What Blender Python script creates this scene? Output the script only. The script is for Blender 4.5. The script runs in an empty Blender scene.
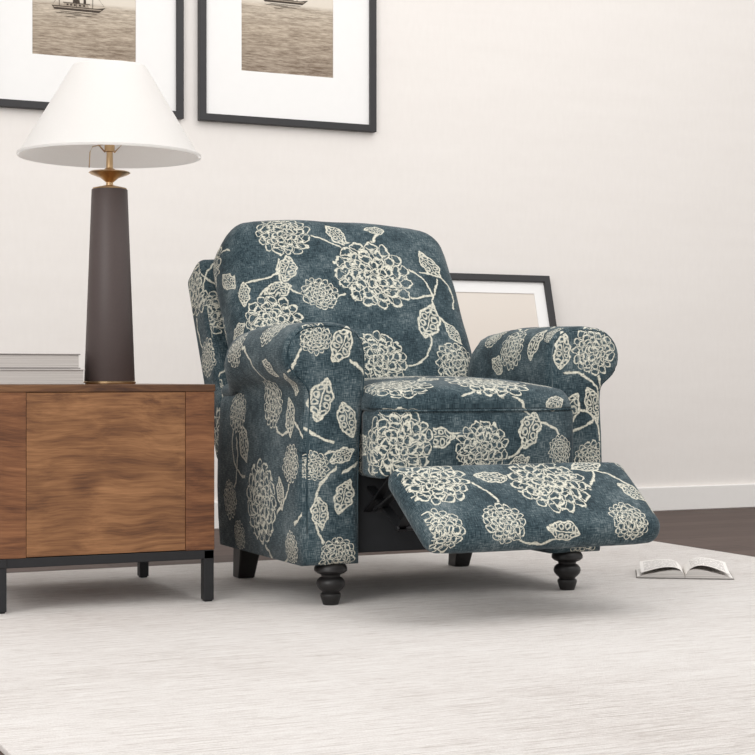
import bpy, bmesh, math, random
from mathutils import Vector, Matrix
random.seed(3)
S = bpy.context.scene
S.view_settings.view_transform = 'Standard'
COL = S.collection
pi = math.pi

# ------------------------------------------------------------------ node helpers
class N:
    def __init__(s, name, rough=0.8, spec=0.3):
        s.mat = bpy.data.materials.new(name); s.mat.use_nodes = True
        s.t = s.mat.node_tree; s.b = s.t.nodes['Principled BSDF']
        s.b.inputs['Roughness'].default_value = rough
        s.b.inputs['Specular IOR Level'].default_value = spec
    def new(s, typ, **kw):
        n = s.t.nodes.new(typ)
        for k, v in kw.items(): setattr(n, k, v)
        return n
    def put(s, inp, v):
        if isinstance(v, bpy.types.NodeSocket): s.t.links.new(v, inp)
        else: inp.default_value = v
    def m(s, op, *a, clamp=False):
        n = s.new('ShaderNodeMath', operation=op); n.use_clamp = clamp
        for i, v in enumerate(a): s.put(n.inputs[i], v)
        return n.outputs[0]
    def vm(s, op, *a, out=0):
        n = s.new('ShaderNodeVectorMath', operation=op)
        for i, v in enumerate(a):
            if op == 'SCALE' and i == 1: s.put(n.inputs['Scale'], v)
            else: s.put(n.inputs[i], v)
        if op in ('LENGTH', 'DOT_PRODUCT', 'DISTANCE'): return n.outputs['Value']
        return n.outputs[0]
    def mixv(s, f, a, b):
        n = s.new('ShaderNodeMix', data_type='VECTOR'); s.put(n.inputs[0], f); s.put(n.inputs[4], a); s.put(n.inputs[5], b); return n.outputs[1]
    def mixc(s, f, a, b, blend='MIX'):
        n = s.new('ShaderNodeMix', data_type='RGBA'); n.blend_type = blend
        s.put(n.inputs[0], f)
        for i, v in ((6, a), (7, b)):
            if isinstance(v, tuple) and len(v) == 3: v = (*v, 1)
            s.put(n.inputs[i], v)
        return n.outputs[2]
    def noise(s, vec, scale, detail=2, rough=0.5, out=0):
        n = s.new('ShaderNodeTexNoise'); s.put(n.inputs['Vector'], vec)
        n.inputs['Scale'].default_value = scale; n.inputs['Detail'].default_value = detail; n.inputs['Roughness'].default_value = rough
        return n.outputs[out]
    def mapping(s, vec, scale=(1, 1, 1), loc=(0, 0, 0), rot=(0, 0, 0)):
        n = s.new('ShaderNodeMapping'); s.put(n.inputs[0], vec)
        n.inputs['Scale'].default_value = scale; n.inputs['Location'].default_value = loc; n.inputs['Rotation'].default_value = rot
        return n.outputs[0]
    def ramp(s, f, stops):
        n = s.new('ShaderNodeValToRGB'); s.put(n.inputs[0], f)
        e = n.color_ramp.elements
        while len(e) < len(stops): e.new(0.5)
        for el, (p, c) in zip(e, stops): el.position = p; el.color = (*c, 1)
        return n.outputs[0]
    def coord(s, k='Object'):
        return s.new('ShaderNodeTexCoord').outputs[k]
    def color(s, c): s.put(s.b.inputs['Base Color'], (*c, 1) if isinstance(c, tuple) else c)
    def bump(s, h, strength=0.3, dist=0.002):
        n = s.new('ShaderNodeBump'); n.inputs['Strength'].default_value = strength; n.inputs['Distance'].default_value = dist
        s.put(n.inputs['Height'], h); s.t.links.new(n.outputs[0], s.b.inputs['Normal'])
    def line(s, x, w):
        a = s.m('ABSOLUTE', x); d = s.m('SUBTRACT', w, a)
        return s.m('MULTIPLY_ADD', d, 1.6 / w, 0.4, clamp=True)

def plain(name, c, rough=0.6, metal=0.0, var=0.08, scale=30, spec=0.4):
    n = N(name, rough, spec); co = n.coord()
    f = n.noise(co, scale, 3)
    n.color(n.mixc(f, tuple(v * (1 - var) for v in c), tuple(min(1, v * (1 + var)) for v in c)))
    n.b.inputs['Metallic'].default_value = metal
    return n.mat

# ------------------------------------------------------------------ printed denim fabric
def denim_base(n, uv):
    big = n.noise(uv, 9, 4, 0.62)
    thu = n.noise(n.mapping(uv, (55, 580, 1)), 1, 2, 0.6)
    thv = n.noise(n.mapping(uv, (580, 55, 1)), 1, 2, 0.6)
    th2 = n.m('MULTIPLY', n.m('ADD', thu, thv), 0.5)
    mixv = n.m('ADD', n.m('MULTIPLY', n.m('SUBTRACT', big, 0.5), 1.9), n.m('MULTIPLY_ADD', n.m('SUBTRACT', th2, 0.5), 3.9, 0.48), clamp=True)
    base = n.ramp(mixv, [(0.0, (0.013, 0.024, 0.031)), (0.42, (0.032, 0.055, 0.067)), (0.75, (0.074, 0.105, 0.118)), (1.0, (0.16, 0.19, 0.198))])
    return base, th2, thu
def fabric(name, flowers, leaves, vines, wrap=None):
    n = N(name, 0.95, 0.15)
    uv = n.new('ShaderNodeUVMap').outputs[0]
    p0 = uv
    if wrap:
        w = n.new('ShaderNodeVectorMath', operation='WRAP'); n.put(w.inputs[0], uv)
        w.inputs[1].default_value = (wrap[0], wrap[1], 1); w.inputs[2].default_value = (0, 0, -1); p0 = w.outputs[0]
    dn = n.noise(uv, 26, 3, 0.55, out=1)
    p = n.vm('ADD', p0, n.vm('SCALE', n.vm('SUBTRACT', dn, (0.5, 0.5, 0.5)), 0.026))
    p = n.vm('MULTIPLY', p, (1, 1, 0))
    best, bv = None, None
    for i, (u, v, R) in enumerate(flowers):
        d = n.vm('SCALE', n.vm('SUBTRACT', p, (u, v, 0)), 1.0 / R)
        L = n.vm('LENGTH', d)
        if best is None: best, bv = L, d
        else:
            lt = n.m('LESS_THAN', L, best)
            bv = n.mixv(lt, bv, d); best = n.m('MINIMUM', best, L)
    sep = n.new('ShaderNodeSeparateXYZ'); n.put(sep.inputs[0], bv)
    th = n.m('ARCTAN2', sep.outputs[1], sep.outputs[0])
    wv = n.m('SUBTRACT', n.noise(uv, 38, 2, 0.5), 0.5)
    q = n.m('ADD', best, n.m('MULTIPLY', wv, 0.26))
    tot = None
    for (qi, cnt, ph, a) in ((0.04, 3, 0.3, 0.15), (0.20, 6, 1.0, 0.19), (0.37, 9, 0.2, 0.20), (0.55, 12, 0.8, 0.21), (0.75, 15, 0.3, 0.24)):
        sn = n.m('ABSOLUTE', n.m('SINE', n.m('MULTIPLY_ADD', th, cnt / 2.0, n.m('MULTIPLY_ADD', wv, 2.6, ph))))
        rt = n.m('POWER', sn, 0.42)
        x = n.m('SUBTRACT', q, n.m('MULTIPLY_ADD', rt, a, qi))
        ln = n.line(x, 0.031)
        x2 = n.m('SUBTRACT', q, n.m('MULTIPLY_ADD', n.m('POWER', n.m('SUBTRACT', 1.0, sn), 0.8), a * 0.9, qi - a * 0.10))
        l2 = n.m('MULTIPLY', n.line(x2, 0.022), n.m('GREATER_THAN', sn, 0.35))
        side = n.m('MULTIPLY', n.line(n.m('SUBTRACT', sn, 0.12), 0.12), n.line(n.m('SUBTRACT', q, qi + 0.0), 0.09))
        ln = n.m('MAXIMUM', ln, n.m('MAXIMUM', side, n.m('MULTIPLY', l2, 0.8)))
        tot = ln if tot is None else n.m('MAXIMUM', tot, ln)
    infl = n.m('LESS_THAN', q, 1.04)
    tot = n.m('MULTIPLY', tot, infl)
    if leaves:
        bl, lv = None, None
        for (u, v, L, ang) in leaves:
            L = L * .92
            a = math.radians(ang); d = n.vm('SUBTRACT', p, (u, v, 0))
            x = n.vm('DOT_PRODUCT', d, (math.cos(a) / L, math.sin(a) / L, 0))
            y = n.vm('DOT_PRODUCT', d, (-math.sin(a) / L, math.cos(a) / L, 0))
            c = n.new('ShaderNodeCombineXYZ'); n.put(c.inputs[0], x); n.put(c.inputs[1], y)
            Ln = n.vm('LENGTH', n.vm('MULTIPLY', c.outputs[0], (1, 1.7, 0)))
            if bl is None: bl, lv = Ln, c.outputs[0]
            else:
                lt = n.m('LESS_THAN', Ln, bl); lv = n.mixv(lt, lv, c.outputs[0]); bl = n.m('MINIMUM', bl, Ln)
        sp = n.new('ShaderNodeSeparateXYZ'); n.put(sp.inputs[0], lv)
        x, y = sp.outputs[0], sp.outputs[1]; ay = n.m('ABSOLUTE', y)
        hw = n.m('MULTIPLY', n.m('SUBTRACT', 1.0, n.m('MULTIPLY', x, x)), 0.52)
        # gently lobed outline
        hw = n.m('MULTIPLY', hw, n.m('MULTIPLY_ADD', n.m('ABSOLUTE', n.m('SINE', n.m('MULTIPLY', x, 4.5))), 0.22, 0.84))
        f = n.m('SUBTRACT', ay, hw)
        inx = n.m('LESS_THAN', n.m('ABSOLUTE', x), 1.02)
        outl = n.m('MULTIPLY', n.line(f, 0.058), inx)
        inside = n.m('MULTIPLY', n.m('LESS_THAN', f, 0), inx)
        mid = n.line(y, 0.035)
        cxx = n.m('SUBTRACT', n.m('FRACT', n.m('MULTIPLY', x, 2.6)), 0.5)
        cyy = n.m('SUBTRACT', n.m('MULTIPLY', ay, 2.6), n.m('MULTIPLY', hw, 1.35))
        rr = n.m('SQRT', n.m('ADD', n.m('MULTIPLY', cxx, cxx), n.m('MULTIPLY', cyy, cyy)))
        vn = n.line(n.m('SUBTRACT', rr, 0.33), 0.12)
        lf = n.m('MAXIMUM', outl, n.m('MULTIPLY', inside, n.m('MAXIMUM', mid, n.m('MULTIPLY', vn, 0.85))))
        out_fl = n.m('SUBTRACT', 1.0, infl)
        tot = n.m('MAXIMUM', tot, n.m('MULTIPLY', lf, out_fl))
        notl = n.m('MULTIPLY', out_fl, n.m('SUBTRACT', 1.0, inside))
    else: notl = n.m('SUBTRACT', 1.0, infl)
    vt = None
    for (a, b, bul) in vines:
        a = Vector(a); b = Vector(b); c = (b - a).length; md = (a + b) / 2; dr = (b - a) / c
        nn = Vector((-dr.y, dr.x)) * (1 if bul > 0 else -1); sg = abs(bul) * c
        R = (c * c / 4 + sg * sg) / (2 * sg); C = md + nn * (sg - R)
        x = n.m('SUBTRACT', n.vm('DISTANCE', p, (C.x, C.y, 0)), R)
        ln = n.line(x, 0.0031)
        dd = n.vm('DOT_PRODUCT', n.vm('SUBTRACT', p, (md.x, md.y, 0)), (nn.x, nn.y, 0))
        ln = n.m('MULTIPLY', ln, n.m('GREATER_THAN', dd, 0))
        vt = ln if vt is None else n.m('MAXIMUM', vt, ln)
    if vt is not None: tot = n.m('MAXIMUM', tot, n.m('MULTIPLY', vt, notl))
    base, th2, thu = denim_base(n, uv)
    wear = n.noise(uv, 210, 2, 0.6)
    br = n.m('MULTIPLY_ADD', wear, 1.7, 0.05, clamp=True)
    br2 = n.m('MULTIPLY_ADD', thu, 1.8, 0.05, clamp=True)
    tot = n.m('MULTIPLY', tot, n.m('MULTIPLY', br, br2))
    cream = n.mixc(wear, (0.54, 0.52, 0.42), (0.82, 0.79, 0.68))
    n.color(n.mixc(tot, base, cream))
    n.b.inputs['Sheen Weight'].default_value = 0.1
    n.bump(th2, 0.3, 0.001)
    return n.mat
nw = N('denim_welt', 0.95, 0.1); b_, t_, _u = denim_base(nw, nw.coord()); nw.color(b_); WELT = nw.mat

TILE = fabric('denim_floral', [(.13, .12, .085), (.36, .34, .10), (.38, .09, .055), (.10, .38, .06), (.50, .20, .04)],
              [(.25, .20, .05, 60), (.21, .46, .045, 20), (.47, .44, .045, 100), (.25, .03, .04, 160)],
              [((.13, .12), (.36, .34), .25), ((.36, .34), (.38, .09), .2), ((.10, .38), (.25, .20), -.2), ((.10, .38), (.30, .40), .3)], wrap=(.54, .52))
FB = fabric('denim_floral_back',
            [(.064, .401, .118), (-.182, .545, .082), (-.114, .332, .054), (-.268, .242, .085), (.020, .122, .086), (.268, .115, .068), (-.16, .10, .055)],
            [(-.195, .415, .050, 70), (-.235, .345, .047, 20), (-.015, .545, .050, 120), (.262, .451, .056, 115), (.205, .248, .068, 65), (.275, .215, .038, 120), (-.15, .20, .045, 150), (-.335, .345, .045, 80), (.115, .570, .034, 5)],
            [((-.186, .54), (.057, .40), .18), ((-.118, .336), (-.21, .45), .4), ((.057, .405), (.225, .29), .45), ((.14, .34), (.27, .40), -.3), ((.225, .27), (.29, .14), .2),
             ((-.118, .336), (-.02, .375), -.35), ((-.285, .24), (-.235, .36), .3), ((-.19, .54), (-.33, .38), .3), ((.018, .125), (-.15, .2), .35), ((.22, .42), (.30, .30), .35), ((-.02, .545), (.12, .56), -.3), ((.02, .13), (.20, .22), -.35)])
FF = fabric('denim_floral_footrest',
            [(-.240, .085, .088), (.056, .115, .102), (-.12, .235, .055), (-.285, .245, .06), (.215, .245, .052), (.33, .02, .05)],
            [(-.085, .085, .050, 10), (.195, .045, .053, 170), (.275, .15, .048, 50), (.03, .265, .045, 10)],
            [((-.253, .07), (.066, .125), -.3), ((.066, .125), (.205, .045), .3), ((.14, .06), (.30, .22), -.25), ((-.12, .235), (.03, .265), .3), ((-.24, .08), (-.12, .235), -.3)])
FSF = fabric('denim_floral_seat_front',
             [(-.228, .405, .085), (-.015, .385, .072), (.215, .375, .040), (.045, .605, .100), (-.20, .60, .085)], [(-.130, .415, .050, 5), (.12, .43, .055, 70), (.09, .35, .035, 20), (.20, .50, .035, 15)],
             [((-.135, .40), (-.02, .385), .3), ((-.02, .385), (.12, .43), -.3), ((.12, .43), (.215, .40), .3), ((-.06, .51), (.12, .47), .2)])
FST = fabric('denim_floral_seat_top',
             [(.045, -.400, .100), (-.20, -.395, .085), (-.10, -.16, .10), (.16, -.10, .08), (.05, .06, .08)], [(-.08, -.33, .045, 20), (.20, -.38, .05, 120), (.03, -.22, .05, 40)],
             [((-.10, -.16), (.045, -.40), .3), ((.045, -.40), (.22, -.12), .3), ((-.20, -.39), (-.10, -.16), -.3)])
FL = fabric('denim_floral_arm_side',
            [(-.075, .240, .105), (-.135, .495, .062), (.12, .470, .058), (-.275, .345, .048), (-.20, .715, .055), (.16, .23, .05), (-.27, .14, .04), (.0, .66, .05),
             (1.66, .125, .048), (.1, .14, .04), (1.597, .345, .036), (1.60, .655, .040)],
            [(.06, .385, .062, 60), (-.21, .27, .045, 80), (-.255, .46, .055, 75), (-.30, .55, .04, 110), (-.10, .76, .05, 20), (-.23, .60, .04, 30),
             (1.668, .640, .055, 65), (1.615, .505, .058, 75), (1.685, .455, .050, 110), (1.675, .27, .050, 70), (1.61, .23, .045, 100), (1.67, .37, .04, 30)],
            [((-.135, .495), (-.255, .43), .3), ((-.255, .46), (-.30, .20), -.35), ((.12, .47), (.04, .30), .35), ((-.075, .24), (-.275, .345), .3), ((-.135, .50), (.0, .66), .3), ((.12, .40), (.16, .23), -.2),
             ((-.27, .14), (-.075, .16), -.3), ((1.60, .66), (1.65, .40), -.35), ((1.69, .60), (1.67, .33), .35), ((1.655, .34), (1.66, .125), -.3), ((1.60, .34), (1.67, .37), .3), ((-.2, .715), (-.1, .76), .3)])
FR = fabric('denim_floral_arm_inner',
            [(-.15, .925, .060), (2.392, .630, .064), (2.385, .345, .052), (2.36, .14, .05), (-.02, .87, .045), (-.33, .88, .03)],
            [(-.265, .91, .055, 80), (2.315, .475, .058, 60), (2.39, .49, .048, 110), (-.21, .80, .045, 30), (2.30, .26, .05, 80), (2.298, .63, .050, 80), (-.08, .97, .04, 150)],
            [((-.15, .905), (-.28, .85), .4), ((2.30, .57), (2.40, .44), .35), ((2.315, .475), (2.385, .345), .4), ((2.40, .57), (2.315, .42), .3), ((-.02, .86), (-.15, .905), .3), ((2.385, .3), (2.36, .14), .2)])

# ------------------------------------------------------------------ mesh helpers
def empty(name, loc, label, cat, rotz=0, group=None):
    o = bpy.data.objects.new(name, None); o.location = loc; o.rotation_euler[2] = rotz
    o.empty_display_size = 0.1; COL.objects.link(o)
    o['label'] = label; o['category'] = cat
    if group: o['group'] = group
    return o

def finish(me, name, parent=None, mats=(), smooth=True, label=None, loc=None):
    for m in mats: me.materials.append(m)
    for p in me.polygons: p.use_smooth = smooth
    o = bpy.data.objects.new(name, me); COL.objects.link(o)
    if parent is not None: o.parent = parent
    if loc is not None: o.location = loc
    if label: o['label'] = label
    return o

def boxes(name, bl, parent, mats, bevel=0.002, label=None, slots=None, smooth=False):
    bm = bmesh.new()
    for i, (x0, x1, y0, y1, z0, z1) in enumerate(bl):
        r = bmesh.ops.create_cube(bm, size=1)
        for v in r['verts']:
            v.co = Vector(((x0 + x1) / 2 + v.co.x * (x1 - x0), (y0 + y1) / 2 + v.co.y * (y1 - y0), (z0 + z1) / 2 + v.co.z * (z1 - z0)))
        if slots:
            for f in {f for v in r['verts'] for f in v.link_faces}: f.material_index = slots[i]
    me = bpy.data.meshes.new(name); bm.to_mesh(me); bm.free()
    o = finish(me, name, parent, mats, smooth, label)
    if bevel:
        b = o.modifiers.new('bevel', 'BEVEL'); b.width = bevel; b.segments = 2; b.limit_method = 'ANGLE'
    return o

def lathe(name, prof, parent, mats, seg=48, label=None, loc=None, axis_off=(0, 0), smooth=True, close=True):
    verts, faces = [], []
    for (r, z) in prof:
        for i in range(seg):
            a = 2 * pi * i / seg; verts.append((axis_off[0] + r * math.cos(a), axis_off[1] + r * math.sin(a), z))
    for j in range(len(prof) - 1):
        for i in range(seg):
            k = (i + 1) % seg
            faces.append((j * seg + i, j * seg + k, (j + 1) * seg + k, (j + 1) * seg + i))
    if close:
        faces.append(tuple(reversed(range(seg)))); faces.append(tuple(range((len(prof) - 1) * seg, len(prof) * seg)))
    me = bpy.data.meshes.new(name); me.from_pydata(verts, [], faces)
    o = finish(me, name, parent, mats, smooth, label, loc)
    e = o.modifiers.new('split', 'EDGE_SPLIT'); e.split_angle = math.radians(38)
    return o

def tube(name, pts, r, parent, mat, closed=False, label=None, seg=8):
    P = [Vector(p) for p in pts]; n = len(P); verts, faces = [], []
    for i in range(n):
        if closed: t = (P[(i + 1) % n] - P[i - 1]).normalized()
        else: t = (P[min(i + 1, n - 1)] - P[max(i - 1, 0)]).normalized()
        up = Vector((0, 0, 1)) if abs(t.z) < 0.9 else Vector((1, 0, 0))
        if closed: up = Vector((0.03, 1, 0.02))
        a = t.cross(up).normalized(); b = t.cross(a).normalized()
        for k in range(seg):
            an = 2 * pi * k / seg; verts.append(P[i] + r * (math.cos(an) * a + math.sin(an) * b))
    m = n if closed else n - 1
    for i in range(m):
        j = (i + 1) % n
        for k in range(seg):
            l = (k + 1) % seg; faces.append((i * seg + k, i * seg + l, j * seg + l, j * seg + k))
    if not closed: faces.append(tuple(range(seg))); faces.append(tuple(range((n - 1) * seg, n * seg)))
    me = bpy.data.meshes.new(name); me.from_pydata(verts, [], faces)
    bm = bmesh.new(); bm.from_mesh(me); bmesh.ops.recalc_face_normals(bm, faces=bm.faces); bm.to_mesh(me); bm.free()
    return finish(me, name, parent, [mat], True, label)

def samples(half, r, n):
    arc = [r * math.tan(math.radians(a)) for a in (11, 22, 33, 45)]
    inner = half - r
    lo = [-inner - a for a in reversed(arc)]; mid = [-inner + 2 * inner * i / n for i in range(n + 1)]; hi = [inner + a for a in arc]
    return lo + mid + hi

def rbox(name, w, d, h, r, deform, mats, slot, parent, uvoff=None, n=14, label=None):
    hx, hy, hz = w / 2, d / 2, h / 2
    sx, sy, sz = samples(hx, r, n), samples(hy, r, n), samples(hz, r, n)
    bm = bmesh.new(); uvl = bm.loops.layers.uv.new('UVMap')
    def pos(p):
        q = Vector((max(-hx + r, min(hx - r, p.x)), max(-hy + r, min(hy - r, p.y)), max(-hz + r, min(hz - r, p.z))))
        return q + (p - q).normalized() * r
    defs = {'F': (sx, sz, lambda a, b: Vector((a, -hy, b)), False), 'B': (sx, sz, lambda a, b: Vector((a, hy, b)), True),
            'L': (sy, sz, lambda a, b: Vector((-hx, a, b)), True), 'R': (sy, sz, lambda a, b: Vector((hx, a, b)), False),
            'T': (sx, sy, lambda a, b: Vector((a, b, hz)), False), 'U': (sx, sy, lambda a, b: Vector((a, b, -hz)), True)}
    for key, (A, B, fn, flip) in defs.items():
        g = [[bm.verts.new(deform(pos(fn(a, b)))) for b in B] for a in A]
        off = (uvoff or {}).get(key, (0, 0)); sl = slot(key)
        for i in range(len(A) - 1):
            for j in range(len(B) - 1):
                idx = [(i, j), (i + 1, j), (i + 1, j + 1), (i, j + 1)]
                if flip: idx.reverse()
                f = bm.faces.new([g[a][b] for a, b in idx]); f.material_index = sl; f.smooth = True
                for lp, (a, b) in zip(f.loops, idx): lp[uvl].uv = (A[a] + off[0], B[b] + off[1])
    bmesh.ops.remove_doubles(bm, verts=bm.verts, dist=1e-5)
    me = bpy.data.meshes.new(name); bm.to_mesh(me); bm.free()
    return finish(me, name, parent, mats, True, label)

def sstep(a, b, x):
    t = max(0, min(1, (x - a) / (b - a))); return t * t * (3 - 2 * t)

# ------------------------------------------------------------------ room
WY = 5.95; FZ = -0.012
m_wall = N('wall_paint', 0.95, 0.1); co = m_wall.coord()
f = m_wall.m('ADD', m_wall.m('MULTIPLY', m_wall.noise(m_wall.mapping(co, (1, 1, 6)), 2, 4, 0.6), 0.6), m_wall.m('MULTIPLY', m_wall.noise(m_wall.mapping(co, (1, 1, .3)), 60, 2), 0.4))
m_wall.color(m_wall.ramp(f, [(0.3, (0.805, 0.765, 0.732)), (0.7, (0.84, 0.802, 0.77))])); m_wall.bump(f, 0.1, 0.002)
m_floor = N('floor_wood', 0.6, 0.25); co = m_floor.coord()
br = m_floor.new('ShaderNodeTexBrick'); m_floor.put(br.inputs['Vector'], co)
br.inputs['Color1'].default_value = (0.060, 0.038, 0.031, 1); br.inputs['Color2'].default_value = (0.110, 0.073, 0.060, 1); br.inputs['Mortar'].default_value = (0.010, 0.007, 0.006, 1)
br.inputs['Scale'].default_value = 1; br.inputs['Brick Width'].default_value = 1.4; br.inputs['Row Height'].default_value = 0.14; br.inputs['Mortar Size'].default_value = 0.003
g = m_floor.noise(m_floor.mapping(co, (2, 40, 1)), 2, 5, 0.6)
m_floor.color(m_floor.mixc(0.5, br.outputs[0], m_floor.ramp(g, [(0.3, (0.03, 0.018, 0.015)), (0.7, (0.125, 0.084, 0.069))])))
m_white = plain('trim_paint', (0.84, 0.815, 0.79), 0.5, var=0.02)
def structure(name, bx, mat, label=None):
    o = boxes(name, [bx], None, [mat], 0); o['kind'] = 'structure'; return o
structure('wall_back', (-4, 9, WY, WY + 0.12, FZ, 2.8), m_wall.mat)
structure('floor', (-4, 9, -2, WY, FZ - 0.1, FZ), m_floor.mat)
bb = structure('baseboard_back', (-4, 9, WY - 0.018, WY, FZ, 0.093), m_white)
bb.modifiers.new('bevel', 'BEVEL').width = 0.004

# rug
m_rug = N('rug_weave', 1.0, 0.05); co = m_rug.coord()
s1 = m_rug.noise(m_rug.mapping(co, (3.5, 120, 1)), 1.6, 5, 0.75)
s2 = m_rug.noise(m_rug.mapping(co, (14, 280, 1)), 2, 3, 0.7)
bg = m_rug.noise(co, 1.6, 3)
fine = m_rug.noise(m_rug.mapping(co, (1, 2.2, 1)), 260, 2, 0.6)
v = m_rug.m('ADD', m_rug.m('MULTIPLY', s1, 0.52), m_rug.m('ADD', m_rug.m('MULTIPLY', s2, 0.36), m_rug.m('MULTIPLY', bg, 0.12)))
c = m_rug.ramp(v, [(0.38, (0.42, 0.375, 0.345)), (0.45, (0.65, 0.60, 0.57)), (0.50, (0.80, 0.765, 0.74)), (0.58, (0.87, 0.845, 0.825))])
m_rug.color(m_rug.mixc(m_rug.m('MULTIPLY_ADD', fine, 1.7, -0.70, clamp=True), c, (0.53, 0.485, 0.455))); m_rug.bump(m_rug.m('ADD', fine, s2), 0.8, 0.004)
rug = boxes('area_rug', [(0.55, 3.262, 0.9, 4.765, FZ, 0.0)], None, [m_rug.mat], 0.003)
rug['label'] = 'off-white woven rug with fine grey-beige streaks on dark floor'; rug['category'] = 'rug'

# ------------------------------------------------------------------ recliner
CX, CY = 1.968, 4.08
ch = empty('recliner', (CX, CY, 0), 'navy denim recliner with cream floral print and raised footrest', 'armchair')
m_black = plain('black_wood', (0.012, 0.011, 0.011), 0.42, var=0.2)
m_metal = plain('dark_steel', (0.018, 0.018, 0.02), 0.45, metal=0.6, var=0.2)
m_base_shade = plain('seat_base_shade', (0.014, 0.015, 0.017), 0.95, var=0.2)  # seat base colour: near-black stands in for shade in the recess

# arms
def arm_profile():
    P = [(.425, .10), (.429, .18), (.430, .26), (.429, .34), (.427, .41), (.424, .46), (.422, .495), (.424, .524)]
    for a in range(-66, 91, 12):
        P.append((.401 + .079 * math.cos(math.radians(a)), .614 + .078 * math.sin(math.radians(a))))
    P += [(.372, .695), (.340, .694), (.308, .688), (.284, .675), (.267, .652), (.259, .62), (.258, .57), (.264, .50), (.272, .42), (.276, .30), (.276, .20), (.276, .10), (.35, .10)]
    return [Vector(p) for p in P]
def arm_normals(P):
    n = len(P); NR = []
    for i in range(n):
        t = (P[(i + 1) % n] - P[i - 1]).normalized(); v = Vector((t.y, -t.x))
        if i == 0: v = Vector((1, -1))
        elif i == n - 2: v = Vector((-1, -1))
        elif i == n - 1: v = Vector((0, -1))
        elif i in (7, 8): v = Vector((1, -.1))
        NR.append(v)
    return NR
def build_arm(s, fm):
    P = arm_profile(); n = len(P); NR = arm_normals(P)
    L = [0.10]
    for i in range(1, n + 1): L.append(L[-1] + (P[i % n] - P[i - 1]).length)
    yf, yb, r = -.358, .29, .030
    rings = []
    for a in (0, 18, 36, 54, 72, 90): rings.append((r * (1 - math.sin(math.radians(a))), yf + r * (1 - math.cos(math.radians(a)))))
    k = 18; y0, y1 = yf + r, yb - r
    for i in range(1, k): rings.append((0, y0 + (y1 - y0) * i / k))
    for a in (90, 60, 30, 0): rings.append((r * (1 - math.sin(math.radians(a))), yb - r * (1 - math.cos(math.radians(a)))))
    bm = bmesh.new(); uvl = bm.loops.layers.uv.new('UVMap'); R = []
    for ins, y in rings:
        row = []
        kk = sstep(.06, .22, y); puff = 0.006 * math.sin(pi * max(0, min(1, (y - yf) / .5)))
        for i in range(n):
            q = P[i] - NR[i] * ins
            x, z = q.x, q.y
            if z > .5:
                wgt = sstep(.5, .56, z)
                z2 = .5 + (z - .5) * .32; x2 = .345 + (x - .345) * .55
                z += (z2 - z) * kk * wgt; x += (x2 - x) * kk * wgt
                z += puff * .6 - .014 * sstep(-.1, .12, y) * wgt
            if ins < .001 and z < .5 and z > .11 and x > .35: x += .004 * math.sin(pi * (z - .1) / .4)
            row.append(bm.verts.new((s * x, y, z)))
        R.append(row)
    def face(vs, uvs):
        if s < 0: vs = vs[::-1]; uvs = uvs[::-1]
        f = bm.faces.new(vs); f.smooth = True
        for lp, u in zip(f.loops, uvs): lp[uvl].uv = u
    nf = 4
    for j in range(len(rings) - 1):
        for i in range(n):
            k2 = (i + 1) % n; vs = [R[j][i], R[j][k2], R[j + 1][k2], R[j + 1][i]]
            if j < nf: uvs = [(2 + v.co.x, v.co.z) for v in vs]
            else: uvs = [(rings[j][1], L[i]), (rings[j][1], L[i + 1]), (rings[j + 1][1], L[i + 1]), (rings[j + 1][1], L[i])]
            face(vs, uvs)
    face(R[0][::-1], [(2 + v.co.x, v.co.z) for v in R[0][::-1]])
    face(R[-1], [(v.co.x + 5, v.co.z) for v in R[-1]])
    bmesh.ops.recalc_face_normals(bm, faces=bm.faces)
    me = bpy.data.meshes.new('arm'); bm.to_mesh(me); bm.free()
    return finish(me, 'arm', ch, [fm], True)
build_arm(-1, FL); build_arm(1, FR)
for s in (-1, 1):
    P = arm_profile(); NR = arm_normals(P)
    pts = [(s * (P[i] - NR[i] * .0095).x, -.3495, (P[i] - NR[i] * .0095).y) for i in range(1, len(P) - 2)]
    tube('piping', pts, .0022, ch, WELT)

# back cushion
TA = math.radians(30); UP = Vector((0, math.sin(TA), math.cos(TA))); NB = Vector((0, math.cos(TA), -math.sin(TA)))
BH = .628
def back_def(p):
    x, t, h = p.x, p.y, p.z + BH / 2
    k = h / BH
    ex = abs(x) / .36
    bulge = (1 - min(1, ex) ** 3) * math.sin(pi * min(1, max(0, k * .9 + .05)))
    if t < 0: t -= .030 * bulge
    h -= .045 * ex ** 5 * sstep(.55, 1, k)
    x *= 1 - .05 * sstep(.80, 1.02, k) ** 1.5
    x *= 1 + .012 * math.sin(pi * k)
    t += .002 * math.sin(x * 31 + h * 13) + .002 * math.sin(h * 37 - x * 9)
    return Vector((x - .026, .155, .452)) + UP * h + NB * t
rbox('back_cushion', .715, .17, BH, .066, back_def, [FB, TILE], lambda k: 0 if k in 'FT' else 1, ch,
     {'F': (0, BH / 2), 'T': (0, BH + .085), 'L': (.3, .1)}, n=16)

# back shell
def shell_def(p):
    x, t, h = p.x, p.y, p.z + .30
    k = h / .60
    x *= 1 - .03 * k
    h -= .015 * (abs(x) / .4) ** 4 * sstep(.6, 1, k)
    return Vector((x - .010, .150, .330)) + UP * (h + .096) + NB * (t + .115)
rbox('back_shell', .80, .13, .64, .03, shell_def, [TILE], lambda k: 0, ch, {'L': (.4, .1)}, n=8)
rbox('rear_panel', .56, .05, .38, .015, lambda p: Vector((p.x, p.y + .265, p.z + .29)), [TILE], lambda k: 0, ch, n=4)
boxes('seat_base', [(-.275, .275, -.325, .25, .125, .36)], ch, [m_base_shade], .005, label='seat base box, shade of the recess put into its near-black colour')

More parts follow.
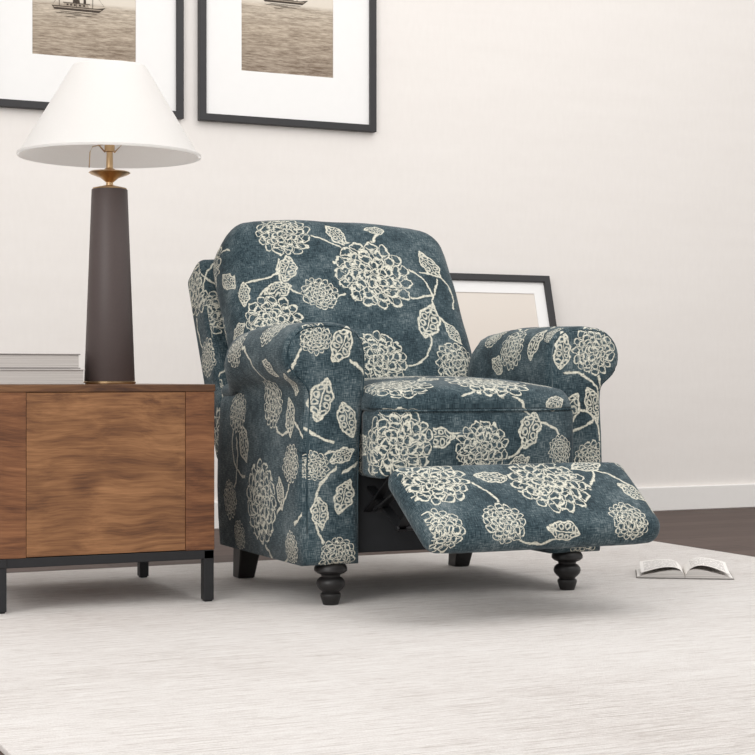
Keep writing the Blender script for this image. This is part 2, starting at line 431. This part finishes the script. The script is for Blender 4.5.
# seat cushion (crowned) and front boxing
def seat_def(p):
    x, y, z = p.x, p.y - .14, p.z
    ex = abs(p.x) / .275; ey = (p.y + .335) / .67
    if z < 0: z *= .35
    z += .486
    if p.z > 0:
        z += .026 * (1 - ex ** 2.5) * math.sin(pi * min(1, .12 + ey * .8)) + .010 * sstep(0, .3, ey)
        z -= .006 * (1 - sstep(0, .12, ey)) * ex ** 3
    y += .030 * (ex ** 6) * (1 - sstep(0, .35, ey))
    y -= .010 * (1 - ex ** 2) * (1 - sstep(0, .2, ey))
    x *= 1 + .022 * (1 - sstep(.05, .2, ey))
    return Vector((x, y, z))
rbox('seat_cushion', .553, .67, .084, .041, seat_def, [FST, FSF], lambda k: 0 if k == 'T' else 1, ch,
     {'F': (0, .49), 'T': (0, -.14), 'L': (-.1, .45), 'R': (.2, .45)}, n=16)
def band_def(p):
    x, y, z = p.x, p.y - .378, p.z + .399
    ex = abs(p.x) / .27
    if p.y < 0:
        y += .030 * ex ** 6 - .016 * (1 - ex ** 2) * math.cos(pi * p.z / .24)
        x *= 1.025
    return Vector((x, y, z))
rbox('seat_front', .545, .20, .167, .016, band_def, [FSF], lambda k: 0, ch, {'F': (0, .40), 'L': (-.1, .42), 'R': (.2, .42)}, n=12)
pts = []
for i in range(25):
    a = -1 + i / 12
    ex = abs(a)
    pts.append((a * .276, -.476 + .030 * ex ** 6 - .012 * (1 - ex ** 2), .4795))
tube('piping', pts, .0026, ch, WELT)

# footrest
FA = math.radians(35.5)
fdir = Vector((0, -math.cos(FA), -math.sin(FA))); fnor = Vector((0, -math.sin(FA), math.cos(FA)))
F0 = Vector((.013, -.572, .366))
def foot_def(p):
    t = .14 - p.y
    ex = abs(p.x) / .325; et = abs(p.y) / .14
    zz = p.z
    if zz > 0: zz += .014 * (1 - ex ** 4) * (1 - et ** 2)
    t -= .012 * ex ** 10 * sstep(.18, .27, t)
    x = p.x * (1 - .022 * (t / .28))
    return Vector((x, 0, 0)) + F0 + fdir * t + fnor * (zz - .036)
me_f = rbox('footrest', .645, .270, .070, .0345, foot_def, [FF, TILE], lambda k: 0 if k in 'TF' else 1, ch, {'T': (0, 0), 'F': (0, 0)}, n=14)
uvd = me_f.data.uv_layers[0].data
for poly in me_f.data.polygons:
    if poly.material_index == 0:
        for li in poly.loop_indices:
            v = me_f.data.vertices[me_f.data.loops[li].vertex_index].co
            d = v - F0; uvd[li].uv = (d.x, d.dot(fdir) - .95 * min(0, d.dot(fnor) + .012) * sstep(.14, .2, d.dot(fdir)))
# mechanism
def bar(a, b, w=.022, t=.005):
    a, b = Vector(a), Vector(b); d = b - a; L = d.length
    bm = bmesh.new(); bmesh.ops.create_cube(bm, size=1)
    mt = Matrix.Translation((a + b) / 2) @ d.to_track_quat('Z', 'X').to_matrix().to_4x4()
    for v in bm.verts: v.co = mt @ Vector((v.co.x * t, v.co.y * w, v.co.z * (L + w)))
    for e in (a, b):
        r = bmesh.ops.create_cone(bm, cap_ends=True, segments=14, radius1=.009, radius2=.009, depth=.016)
        for v in r['verts']: v.co = Vector((v.co.z, v.co.x, v.co.y)) + e
    return bm
def mech(s):
    bmA = bmesh.new()
    x = s * .245
    segs = [((x, -.28, .20), (x, -.46, .315)), ((x + .007, -.30, .30), (x + .007, -.50, .20)), ((x, -.46, .315), (x, -.66, .250)), ((x + .007, -.50, .20), (x + .007, -.61, .295)), ((x - .006, -.40, .24), (x - .006, -.52, .29))]
    for a, b in segs:
        t = bar(a, b); m = bpy.data.meshes.new('t'); t.to_mesh(m); t.free(); bmA.from_mesh(m)
    me = bpy.data.meshes.new('footrest_linkage'); bmesh.ops.recalc_face_normals(bmA, faces=bmA.faces); bmA.to_mesh(me); bmA.free()
    finish(me, 'footrest_linkage', ch, [m_metal], False, 'dark steel scissor linkage')
mech(-1); mech(1)
tube('linkage_rod', [(-.25, -.50, .20), (0, -.50, .20), (.25, -.50, .20)], .007, ch, m_metal)
# legs
prof = [(.030, .104), (.036, .100), (.041, .092), (.041, .084), (.034, .078), (.024, .074), (.023, .069), (.029, .066), (.034, .060), (.036, .053), (.034, .045), (.028, .038), (.022, .033), (.021, .030), (.025, .027), (.026, .022), (.023, .012), (.019, .0)][::-1]
for s in (-1, 1):
    lathe('leg', prof, ch, [m_black], 32, label='black turned wooden foot', axis_off=(s * .34, -.31))
def rleg(s):
    bm = bmesh.new(); r = bmesh.ops.create_cube(bm, size=1)
    for v in r['verts']:
        top = v.co.z > 0; w = .034 if top else .024
        v.co = Vector((s * .34 + (w if v.co.x > 0 else -w), (.262 if top else .305) + (w if v.co.y > 0 else -w), .13 if top else 0))
    me = bpy.data.meshes.new('leg'); bm.to_mesh(me); bm.free()
    o = finish(me, 'leg', ch, [m_black], False, 'black tapered square rear leg'); b = o.modifiers.new('b', 'BEVEL'); b.width = .003
rleg(-1); rleg(1)

# ------------------------------------------------------------------ side table
def wood(name, seed, light=1.0, red=1.0):
    n = N(name, 0.38, 0.4); co = n.mapping(n.coord(), (1, 1, 1), (seed * 3.1, seed * 1.7, seed * 2.3))
    warp = n.noise(co, 3.0, 2, 0.5, out=1)
    pc = n.vm('ADD', co, n.vm('SCALE', n.vm('SUBTRACT', warp, (.5, .5, .5)), 0.11))
    blot = n.noise(n.mapping(pc, (1.6, 7, 7)), 1.8, 4, 0.55)
    grain = n.noise(n.mapping(pc, (1.6, 48, 48)), 1.8, 5, 0.68)
    pore = n.noise(n.mapping(co, (8, 230, 230)), 1.6, 2, 0.6)
    vo = n.new('ShaderNodeTexVoronoi'); n.put(vo.inputs['Vector'], n.mapping(pc, (3.0, 5.0, 5.0))); vo.inputs['Scale'].default_value = 1.0
    kd = n.m('MULTIPLY_ADD', vo.outputs['Distance'], -6.5, 1.0, clamp=True)
    v = n.m('ADD', n.m('MULTIPLY', blot, 0.42), n.m('ADD', n.m('MULTIPLY', grain, 0.40), n.m('MULTIPLY', pore, 0.18)))
    v = n.m('SUBTRACT', v, n.m('MULTIPLY', kd, 0.16))
    L = light; G = L / red
    n.color(n.ramp(v, [(0.34, (0.050 * L, 0.018 * G, 0.008 * G)), (0.44, (0.120 * L, 0.048 * G, 0.018 * G)), (0.52, (0.195 * L, 0.086 * G, 0.033 * G)), (0.64, (0.31 * L, 0.148 * G, 0.062 * G))]))
    n.bump(grain, 0.1, 0.001); return n.mat
TX0, TX1, TY0, TY1 = .838, 1.388, 3.94, 4.52
tb = empty('side_table', ((TX0 + TX1) / 2, (TY0 + TY1) / 2, 0), 'brown acacia wood side table with drawer and black metal legs', 'side table')
hw, hd = (TX1 - TX0) / 2, (TY1 - TY0) / 2
w1, w2, w3 = wood('acacia_top', 1, light=.66), wood('acacia_body', 2.0, light=.86, red=1.12), wood('acacia_drawer', 3.4, light=1.0)
boxes('table_top', [(-hw, hw, -hd, hd, .525, .543)], tb, [w1], .002)
boxes('cabinet_body', [(-hw + .002, -hw + .075, -hd + .002, hd - .004, .13, .5247), (hw - .077, hw - .002, -hd + .002, hd - .004, .13, .5247),
                       (-hw + .07, hw - .07, -hd + .03, hd - .004, .13, .15), (-hw + .07, hw - .07, hd - .03, hd - .004, .13, .5247)], tb, [w2], .001)
boxes('drawer', [(-hw + .0760, hw - .0780, -hd + .003, -hd + .025, .1315, .5240), (-hw + .10, -hw + .115, -hd + .02, hd - .05, .17, .48), (hw - .115, hw - .10, -hd + .02, hd - .05, .17, .48)], tb, [w3], .001)
m_iron = plain('black_iron', (0.022, 0.022, 0.024), 0.5, metal=0.4, var=0.15)
g = .026
for sx in (-1, 1):
    for sy in (-1, 1):
        x0 = sx * (hw - .003) if sx < 0 else hw - .003 - g; y0 = -hd + .003 if sy < 0 else hd - .003 - g
        boxes('leg', [(x0, x0 + g, y0, y0 + g, 0.004, .129), (x0 + .003, x0 + g - .003, y0 + .003, y0 + g - .003, 0, .005)], tb, [m_iron], .0015, label='black square metal leg')
boxes('metal_rail', [(-hw + .003, hw - .003, -hd + .003, -hd + .003 + g, .107, .1295), (-hw + .003, hw - .003, hd - .003 - g, hd - .003, .107, .1295),
                     (-hw + .003, -hw + .003 + g, -hd, hd, .108, .1292), (hw - .003 - g, hw - .003, -hd + .004, hd - .004, .108, .1292)], tb, [m_iron], .0015)

# ------------------------------------------------------------------ lamp
LX, LY, TZ = 1.190, 4.20, .5432
lp = empty('table_lamp', (LX, LY, TZ), 'lamp with dark taupe tapered base, brass neck, white cone shade', 'lamp')
m_taupe = plain('taupe_ceramic', (0.066, 0.048, 0.045), 0.5, var=0.1, scale=200)
m_brass = plain('brass', (0.60, 0.42, 0.24), 0.3, metal=1.0, var=0.05)
lathe('base_plate', [(.066, 0), (.067, .002), (.067, .006), (.064, .008)], lp, [m_brass], 64)
lathe('lamp_base', [(.0640, .007), (.0650, .009), (.0462, .5025), (.0452, .504), (.03, .505)], lp, [m_taupe], 64)
lathe('brass_neck', [(.043, .503), (.044, .507), (.028, .511), (.010, .515), (.009, .522), (.024, .534), (.048, .543), (.054, .547), (.050, .550), (.018, .553), (.009, .560), (.008, .600), (.013, .602), (.013, .655), (.006, .657)], lp, [m_brass], 48)
m_shade = N('linen_shade', 0.9, 0.1)
tr = m_shade.new('ShaderNodeBsdfTranslucent'); mx = m_shade.new('ShaderNodeMixShader'); mx.inputs[0].default_value = 0.5
cs = m_shade.mixc(m_shade.noise(m_shade.coord(), 300, 2), (0.90, 0.885, 0.87), (0.95, 0.935, 0.92))
m_shade.color(cs); m_shade.put(tr.inputs[0], cs)
outn = m_shade.t.nodes['Material Output']
m_shade.t.links.new(m_shade.b.outputs[0], mx.inputs[1]); m_shade.t.links.new(tr.outputs[0], mx.inputs[2]); m_shade.t.links.new(mx.outputs[0], outn.inputs[0])
Z0, Z1, R0, R1 = .588, .822, .235, .094
lathe('lamp_shade', [(R0, Z0), (R0 + .0015, Z0 + .006), (R0 - .006, Z0 + .008)] + [(R0 - .006 + (R1 - R0 + .006) * i / 8, Z0 + .008 + (Z1 - Z0 - .008) * i / 8) for i in range(1, 9)]
      + [(R1 - .003, Z1), (R0 - .005, Z0)], lp, [m_shade.mat], 96, close=False)
tube('shade_spider', [(-R1 + .003, 0, Z1 - .02), (0, 0, Z1 - .03), (R1 - .003, 0, Z1 - .02)], .002, lp, m_brass)
tube('lamp_harp', [(0.012, 0, .60), (.05, 0, .64), (.055, 0, .72), (.02, 0, .782), (0, 0, .790), (-.02, 0, .782), (-.055, 0, .72), (-.05, 0, .64), (-.012, 0, .60)], .002, lp, m_brass)
tube('pull_chain', [(-.012, -.01, .62), (-.05, -.02, .61), (-.058, -.022, .595), (-.060, -.022, .555)], .0013, lp, m_brass)
m_bulb = plain('frosted_bulb', (0.85, 0.85, 0.82), 0.4, var=0.01)
lathe('light_bulb', [(.013, .655), (.016, .668), (.028, .69), (.032, .712), (.028, .733), (.014, .745), (.002, .748)], lp, [m_bulb], 32)

# ------------------------------------------------------------------ books on table
m_page = N('paper', 0.9, 0.1)
m_page.color(m_page.ramp(m_page.noise(m_page.mapping(m_page.coord(), (1, 1, 400)), 2, 2), [(0.3, (0.38, 0.355, 0.335)), (0.7, (0.58, 0.55, 0.525))]))
def book(x, y, z, w, d, h, col, lab, rot=0):
    e = empty('book', (x, y, z), lab, 'book', rot, 'books stacked on the side table')
    mc = plain('book_cloth', col, 0.7, var=0.06, scale=200)
    boxes('cover', [(-w / 2, w / 2, -d / 2, d / 2, 0, .003), (-w / 2, w / 2, -d / 2, d / 2, h - .003, h), (-w / 2, w / 2, d / 2 - .003, d / 2, 0.001, h - .001)], e, [mc], .001)
    boxes('page_block', [(-w / 2 + .004, w / 2 - .004, -d / 2 + .003, d / 2 - .005, .0032, h - .0032)], e, [m_page.mat], .001)
book(.972, 4.215, TZ, .262, .20, .038, (0.50, 0.47, 0.45), 'grey hardcover book at the bottom of the stack')
book(.966, 4.215, TZ + .0385, .25, .19, .038, (0.27, 0.25, 0.24), 'dark grey hardcover book on top of the stack', .02)

# ------------------------------------------------------------------ framed pictures
m_frame = plain('frame_black', (0.030, 0.029, 0.031), 0.45, var=0.15)
m_mat = plain('mat_board', (0.86, 0.85, 0.84), 0.9, var=0.015)
m_boat = plain('boat_ink', (0.055, 0.040, 0.030), 0.8, var=0.5, scale=120)
m_boatl = plain('boat_light', (0.36, 0.30, 0.24), 0.8, var=0.3, scale=120)
def sea(name, hz, pale=False):
    n = N(name, 0.5, 0.3); co = n.coord(); sp = n.new('ShaderNodeSeparateXYZ'); n.put(sp.inputs[0], co)
    z = sp.outputs[2]
    below = n.m('SUBTRACT', hz, z)
    rip = n.noise(n.mapping(co, (16, 1, 150)), 1.4, 5, 0.75)
    rip2 = n.noise(n.mapping(co, (4, 1, 44)), 1.4, 4, 0.7)
    seag = n.ramp(n.m('MULTIPLY', below, 4.0, clamp=True), [(0, (0.66, 0.57, 0.46)), (0.4, (0.44, 0.35, 0.26)), (1, (0.22, 0.155, 0.108))])
    k = n.m('MULTIPLY_ADD', n.m('ADD', n.m('MULTIPLY', rip, .55), n.m('MULTIPLY', rip2, .45)), 5.2, -2.15, clamp=True)
    seac = n.mixc(k, n.mixc(.62, seag, (.10, .066, .042)), n.mixc(.5, seag, (0.68, 0.59, 0.48)))
    sky = n.ramp(n.m('MULTIPLY', n.m('SUBTRACT', z, hz), 3.0, clamp=True), [(0, (0.70, 0.63, 0.54)), (1, (0.80, 0.75, 0.68))])
    c = n.mixc(n.m('MULTIPLY_ADD', n.m('SUBTRACT', z, hz), 60, .5, clamp=True), seac, sky)
    if pale: c = n.ramp(n.m('ADD', n.m('MULTIPLY', z, .9), n.m('MULTIPLY', n.noise(co, 4, 3), .15)), [(0, (.50, .43, .37)), (.6, (0.68, 0.61, 0.55)), (1, (0.75, 0.69, 0.63))])
    n.color(c); return n.mat
def frame(x, y, z, w, h, pr, hz, lab, boats, lean=0, pale=False, group='framed pictures with black frames'):
    e = empty('picture_frame', (x, y, z), lab, 'framed picture', 0, group)
    if lean: e.rotation_euler[0] = -lean
    b, dp = .027, .028; hw = w / 2
    V = []; F = []
    for (ix, yy) in ((0, 0), (0, -dp), (b, -dp), (b, -.008)):
        V += [(-hw + ix, yy, ix), (hw - ix, yy, ix), (hw - ix, yy, h - ix), (-hw + ix, yy, h - ix)]
    for k in range(3):
        for i in range(4):
            j = (i + 1) % 4; F.append((k * 4 + i, k * 4 + j, k * 4 + 4 + j, k * 4 + 4 + i))
    F.append((3, 2, 1, 0))
    me = bpy.data.meshes.new('frame'); me.from_pydata(V, [], F)
    bm = bmesh.new(); bm.from_mesh(me); bmesh.ops.recalc_face_normals(bm, faces=bm.faces); bm.to_mesh(me); bm.free()
    o = finish(me, 'frame', e, [m_frame], False); bv = o.modifiers.new('b', 'BEVEL'); bv.width = .0015
    x0, x1, z0, z1 = pr
    boxes('mat_board', [(-hw + b - .002, x0, -.014, -.010, b - .002, h - b + .002), (x1, hw - b + .002, -.014, -.010, b - .002, h - b + .002),
                  (x0, x1, -.014, -.010, b - .002, z0), (x0, x1, -.014, -.010, z1, h - b + .002)], e, [m_mat], 0)
    V = [(x0, -.0105, z0), (x1, -.0105, z0), (x1, -.0105, z1), (x0, -.0105, z1)]; F = [(0, 1, 2, 3)]; MI = [0]
    for bi, poly in enumerate(boats):
        s = len(V); V += [(px, -.0112 - .0001 * bi, pz) for px, pz in poly[1]]; F.append(tuple(range(s, len(V)))); MI.append(poly[0])
    me = bpy.data.meshes.new('print'); me.from_pydata(V, [], F)
    o = finish(me, 'photo_print', e, [sea('sepia_sea', hz, pale), m_boat, m_boatl], False)
    for p, mi in zip(me.polygons, MI): p.material_index = mi
    return e
def boat(cx, cz, s):
    P = []
    def q(mi, pts): P.append((mi, [(cx + a * s, cz + b * s) for a, b in pts]))
    q(1, [(-.10, .002), (-.088, -.013), (.085, -.013), (.112, .008), (.075, .002)])
    q(2, [(-.094, -.002), (-.092, -.005), (.090, -.005), (.097, -.001)])
    q(2, [(-.055, .002), (.045, .002), (.042, .014), (-.050, .014)])
    q(1, [(-.055, .014), (.050, .014), (.050, .017), (-.055, .017)])
    for dx in (-.042, -.028, -.014, .006, .022): q(1, [(dx, .005), (dx + .008, .005), (dx + .008, .012), (dx, .012)])
    q(1, [(-.018, .017), (.010, .017), (.008, .030), (-.016, .030)])
    q(1, [(.024, .017), (.034, .017), (.033, .036), (.025, .036)])
    for dx, t in ((-.07, .10), (-.003, .15), (.06, .09)): q(1, [(dx - .0011, 0), (dx + .0011, 0), (dx + .0008, t), (dx - .0008, t)])
    q(1, [(-.002, .148), (-.001, .148), (.105, .012), (.104, .012)])
    q(1, [(-.004, .148), (-.003, .148), (-.094, .006), (-.095, .006)])
    for (a, b, zz) in ((-.07, .08, -.018), (-.09, .02, -.024), (-.02, .06, -.029), (-.05, .0, -.036)): q(1, [(a, zz), (b, zz), (b - .01, zz - .002), (a + .01, zz - .002)])
    return P
FZ0 = 1.524; fw = .73
frame(2.389, WY - .001, FZ0, fw, 1.0, (-.194, .185, .201, .80), .465, 'sepia sea photograph in black frame hung above the armchair', boat(-.02, .484, .9))
frame(1.597, WY - .001, FZ0, fw, 1.0, (-.200, .184, .199, .80), .395, 'sepia boat photograph in black frame hung above the lamp', boat(-.035, .380, .95))
LEAN = math.radians(15.5)
frame(3.17, WY - .012 - 1.02 * math.sin(LEAN), FZ + .001, fw, 1.02, (-.30, .288, .075, .945), .3, 'pale beige print in black frame leaning on the wall', [], lean=LEAN, pale=True)

# ------------------------------------------------------------------ open book on rug
ob = empty('open_book', (2.775, 3.905, 0), 'open paperback book lying face up on the rug', 'book', math.radians(-33))
BW, BD = .130, .092
def sheet(name, prof, mat, split=50, curl=0):
    V = []; F = []; n = len(prof); m = 7
    for side in (0, 1):
        for j in range(m):
            y = -BD + 2 * BD * j / (m - 1)
            for i, (x, a, b) in enumerate(prof):
                z = a if side == 0 else b
                if side == 0 or curl: z += curl * (i / (n - 1)) ** 2 * (j / (m - 1) - .3)
                V.append((x, y, z))
    def id_(s, j, i): return s * m * n + j * n + i
    for j in range(m - 1):
        for i in range(n - 1):
            F.append((id_(0, j, i), id_(0, j, i + 1), id_(0, j + 1, i + 1), id_(0, j + 1, i)))
            F.append((id_(1, j, i), id_(1, j + 1, i), id_(1, j + 1, i + 1), id_(1, j, i + 1)))
        for i in (0, n - 1): F.append((id_(0, j, i), id_(0, j + 1, i), id_(1, j + 1, i), id_(1, j, i)))
    for i in range(n - 1):
        for j in (0, m - 1): F.append((id_(0, j, i), id_(0, j, i + 1), id_(1, j, i + 1), id_(1, j, i)))
    me = bpy.data.meshes.new(name); me.from_pydata(V, [], F)
    bm = bmesh.new(); bm.from_mesh(me); bmesh.ops.recalc_face_normals(bm, faces=bm.faces); bm.to_mesh(me); bm.free()
    ob_ = finish(me, name, ob, [mat], True); e = ob_.modifiers.new('s', 'EDGE_SPLIT'); e.split_angle = math.radians(split); return ob_
m_text = N('printed_page', 0.9, 0.1); co = m_text.coord(); sp = m_text.new('ShaderNodeSeparateXYZ'); m_text.put(sp.inputs[0], co)
ln = m_text.m('GREATER_THAN', m_text.m('FRACT', m_text.m('MULTIPLY', sp.outputs[1], 70)), 0.5)
ax = m_text.m('ABSOLUTE', sp.outputs[0])
inm = m_text.m('MULTIPLY', m_text.m('GREATER_THAN', ax, .018), m_text.m('MULTIPLY', m_text.m('LESS_THAN', ax, .112), m_text.m('LESS_THAN', m_text.m('ABSOLUTE', sp.outputs[1]), .08)))
wd = m_text.m('GREATER_THAN', m_text.noise(m_text.mapping(co, (200, 70, 1)), 1, 1), 0.42)
top = m_text.mixc(m_text.m('MULTIPLY', m_text.m('MULTIPLY', ln, inm), m_text.m('MULTIPLY', wd, 0.7)), (0.80, 0.77, 0.74), (0.22, 0.20, 0.19))
geo = m_text.new('ShaderNodeNewGeometry'); sn_ = m_text.new('ShaderNodeSeparateXYZ'); m_text.put(sn_.inputs[0], geo.outputs['Normal'])
edge = m_text.ramp(m_text.noise(m_text.mapping(co, (1, 1, 900)), 1, 1), [(.35, (.38, .355, .335)), (.65, (.76, .73, .70))])
m_text.color(m_text.mixc(m_text.m('GREATER_THAN', sn_.outputs[2], .35), edge, top))
def hump(t, hh): return .005 + hh * max(0, math.sin(pi * t ** .48)) ** .9 * (1 - .15 * t) + .003 * (1 - t)
for s, hh in ((-1, .017), (1, .020)):
    prof = [(s * (.0008 + BW * i / 20), hump(i / 20, hh), .0035) for i in range(21)]
    sheet('page_block', prof, m_text.mat)
prof = [(.003 + .0108 * i, z + .0009, z) for i, z in [(i, .010 + .030 * math.sin(pi * (i / 13) ** .62) * (1 - .1 * i / 11)) for i in range(12)]]
sheet('loose_page', prof, m_text.mat, curl=.014)
prof = [(-.003 - .0108 * i, z + .0009, z) for i, z in [(i, .010 + .024 * math.sin(pi * (i / 14) ** .55) * (1 - .1 * i / 11)) for i in range(12)]]
sheet('loose_page', prof, m_text.mat, curl=.012)
m_cov = plain('book_cover_grey', (0.22, 0.205, 0.19), 0.6)
boxes('cover', [(-.134, .134, -.094, .094, 0.0005, .003)], ob, [m_cov], .001)

# ------------------------------------------------------------------ light & camera
w = bpy.data.worlds.new('world'); S.world = w; w.use_nodes = True
bg = w.node_tree.nodes['Background']; bg.inputs[0].default_value = (1.0, 0.99, 0.975, 1); bg.inputs[1].default_value = 0.98
def area(name, loc, tgt, size, e, col=(1, 1, 1)):
    l = bpy.data.lights.new(name, 'AREA'); l.energy = e; l.size = size; l.color = col; l.shape = 'SQUARE'
    o = bpy.data.objects.new(name, l); o.location = loc; COL.objects.link(o)
    o.rotation_euler = (Vector(tgt) - Vector(loc)).to_track_quat('-Z', 'Y').to_euler(); return o
area('front_left_softlight', (-1.4, 1.2, 2.2), (2.2, 4.4, .5), 2.6, 95, (1, .985, .965))  # large soft area light added from the upper front left; no window modelled
area('overhead_softlight', (3.0, 3.0, 3.6), (3.2, 4.8, 0.3), 3.0, 58, (1, .985, .965))  # broad area light from above
cd = bpy.data.cameras.new('camera'); cd.lens = 79.3; cd.sensor_width = 36
cam = bpy.data.objects.new('camera', cd); COL.objects.link(cam)
cam.location = (0, 0, .56); cam.rotation_euler = (pi / 2, 0, -math.radians(24.97)); S.camera = cam
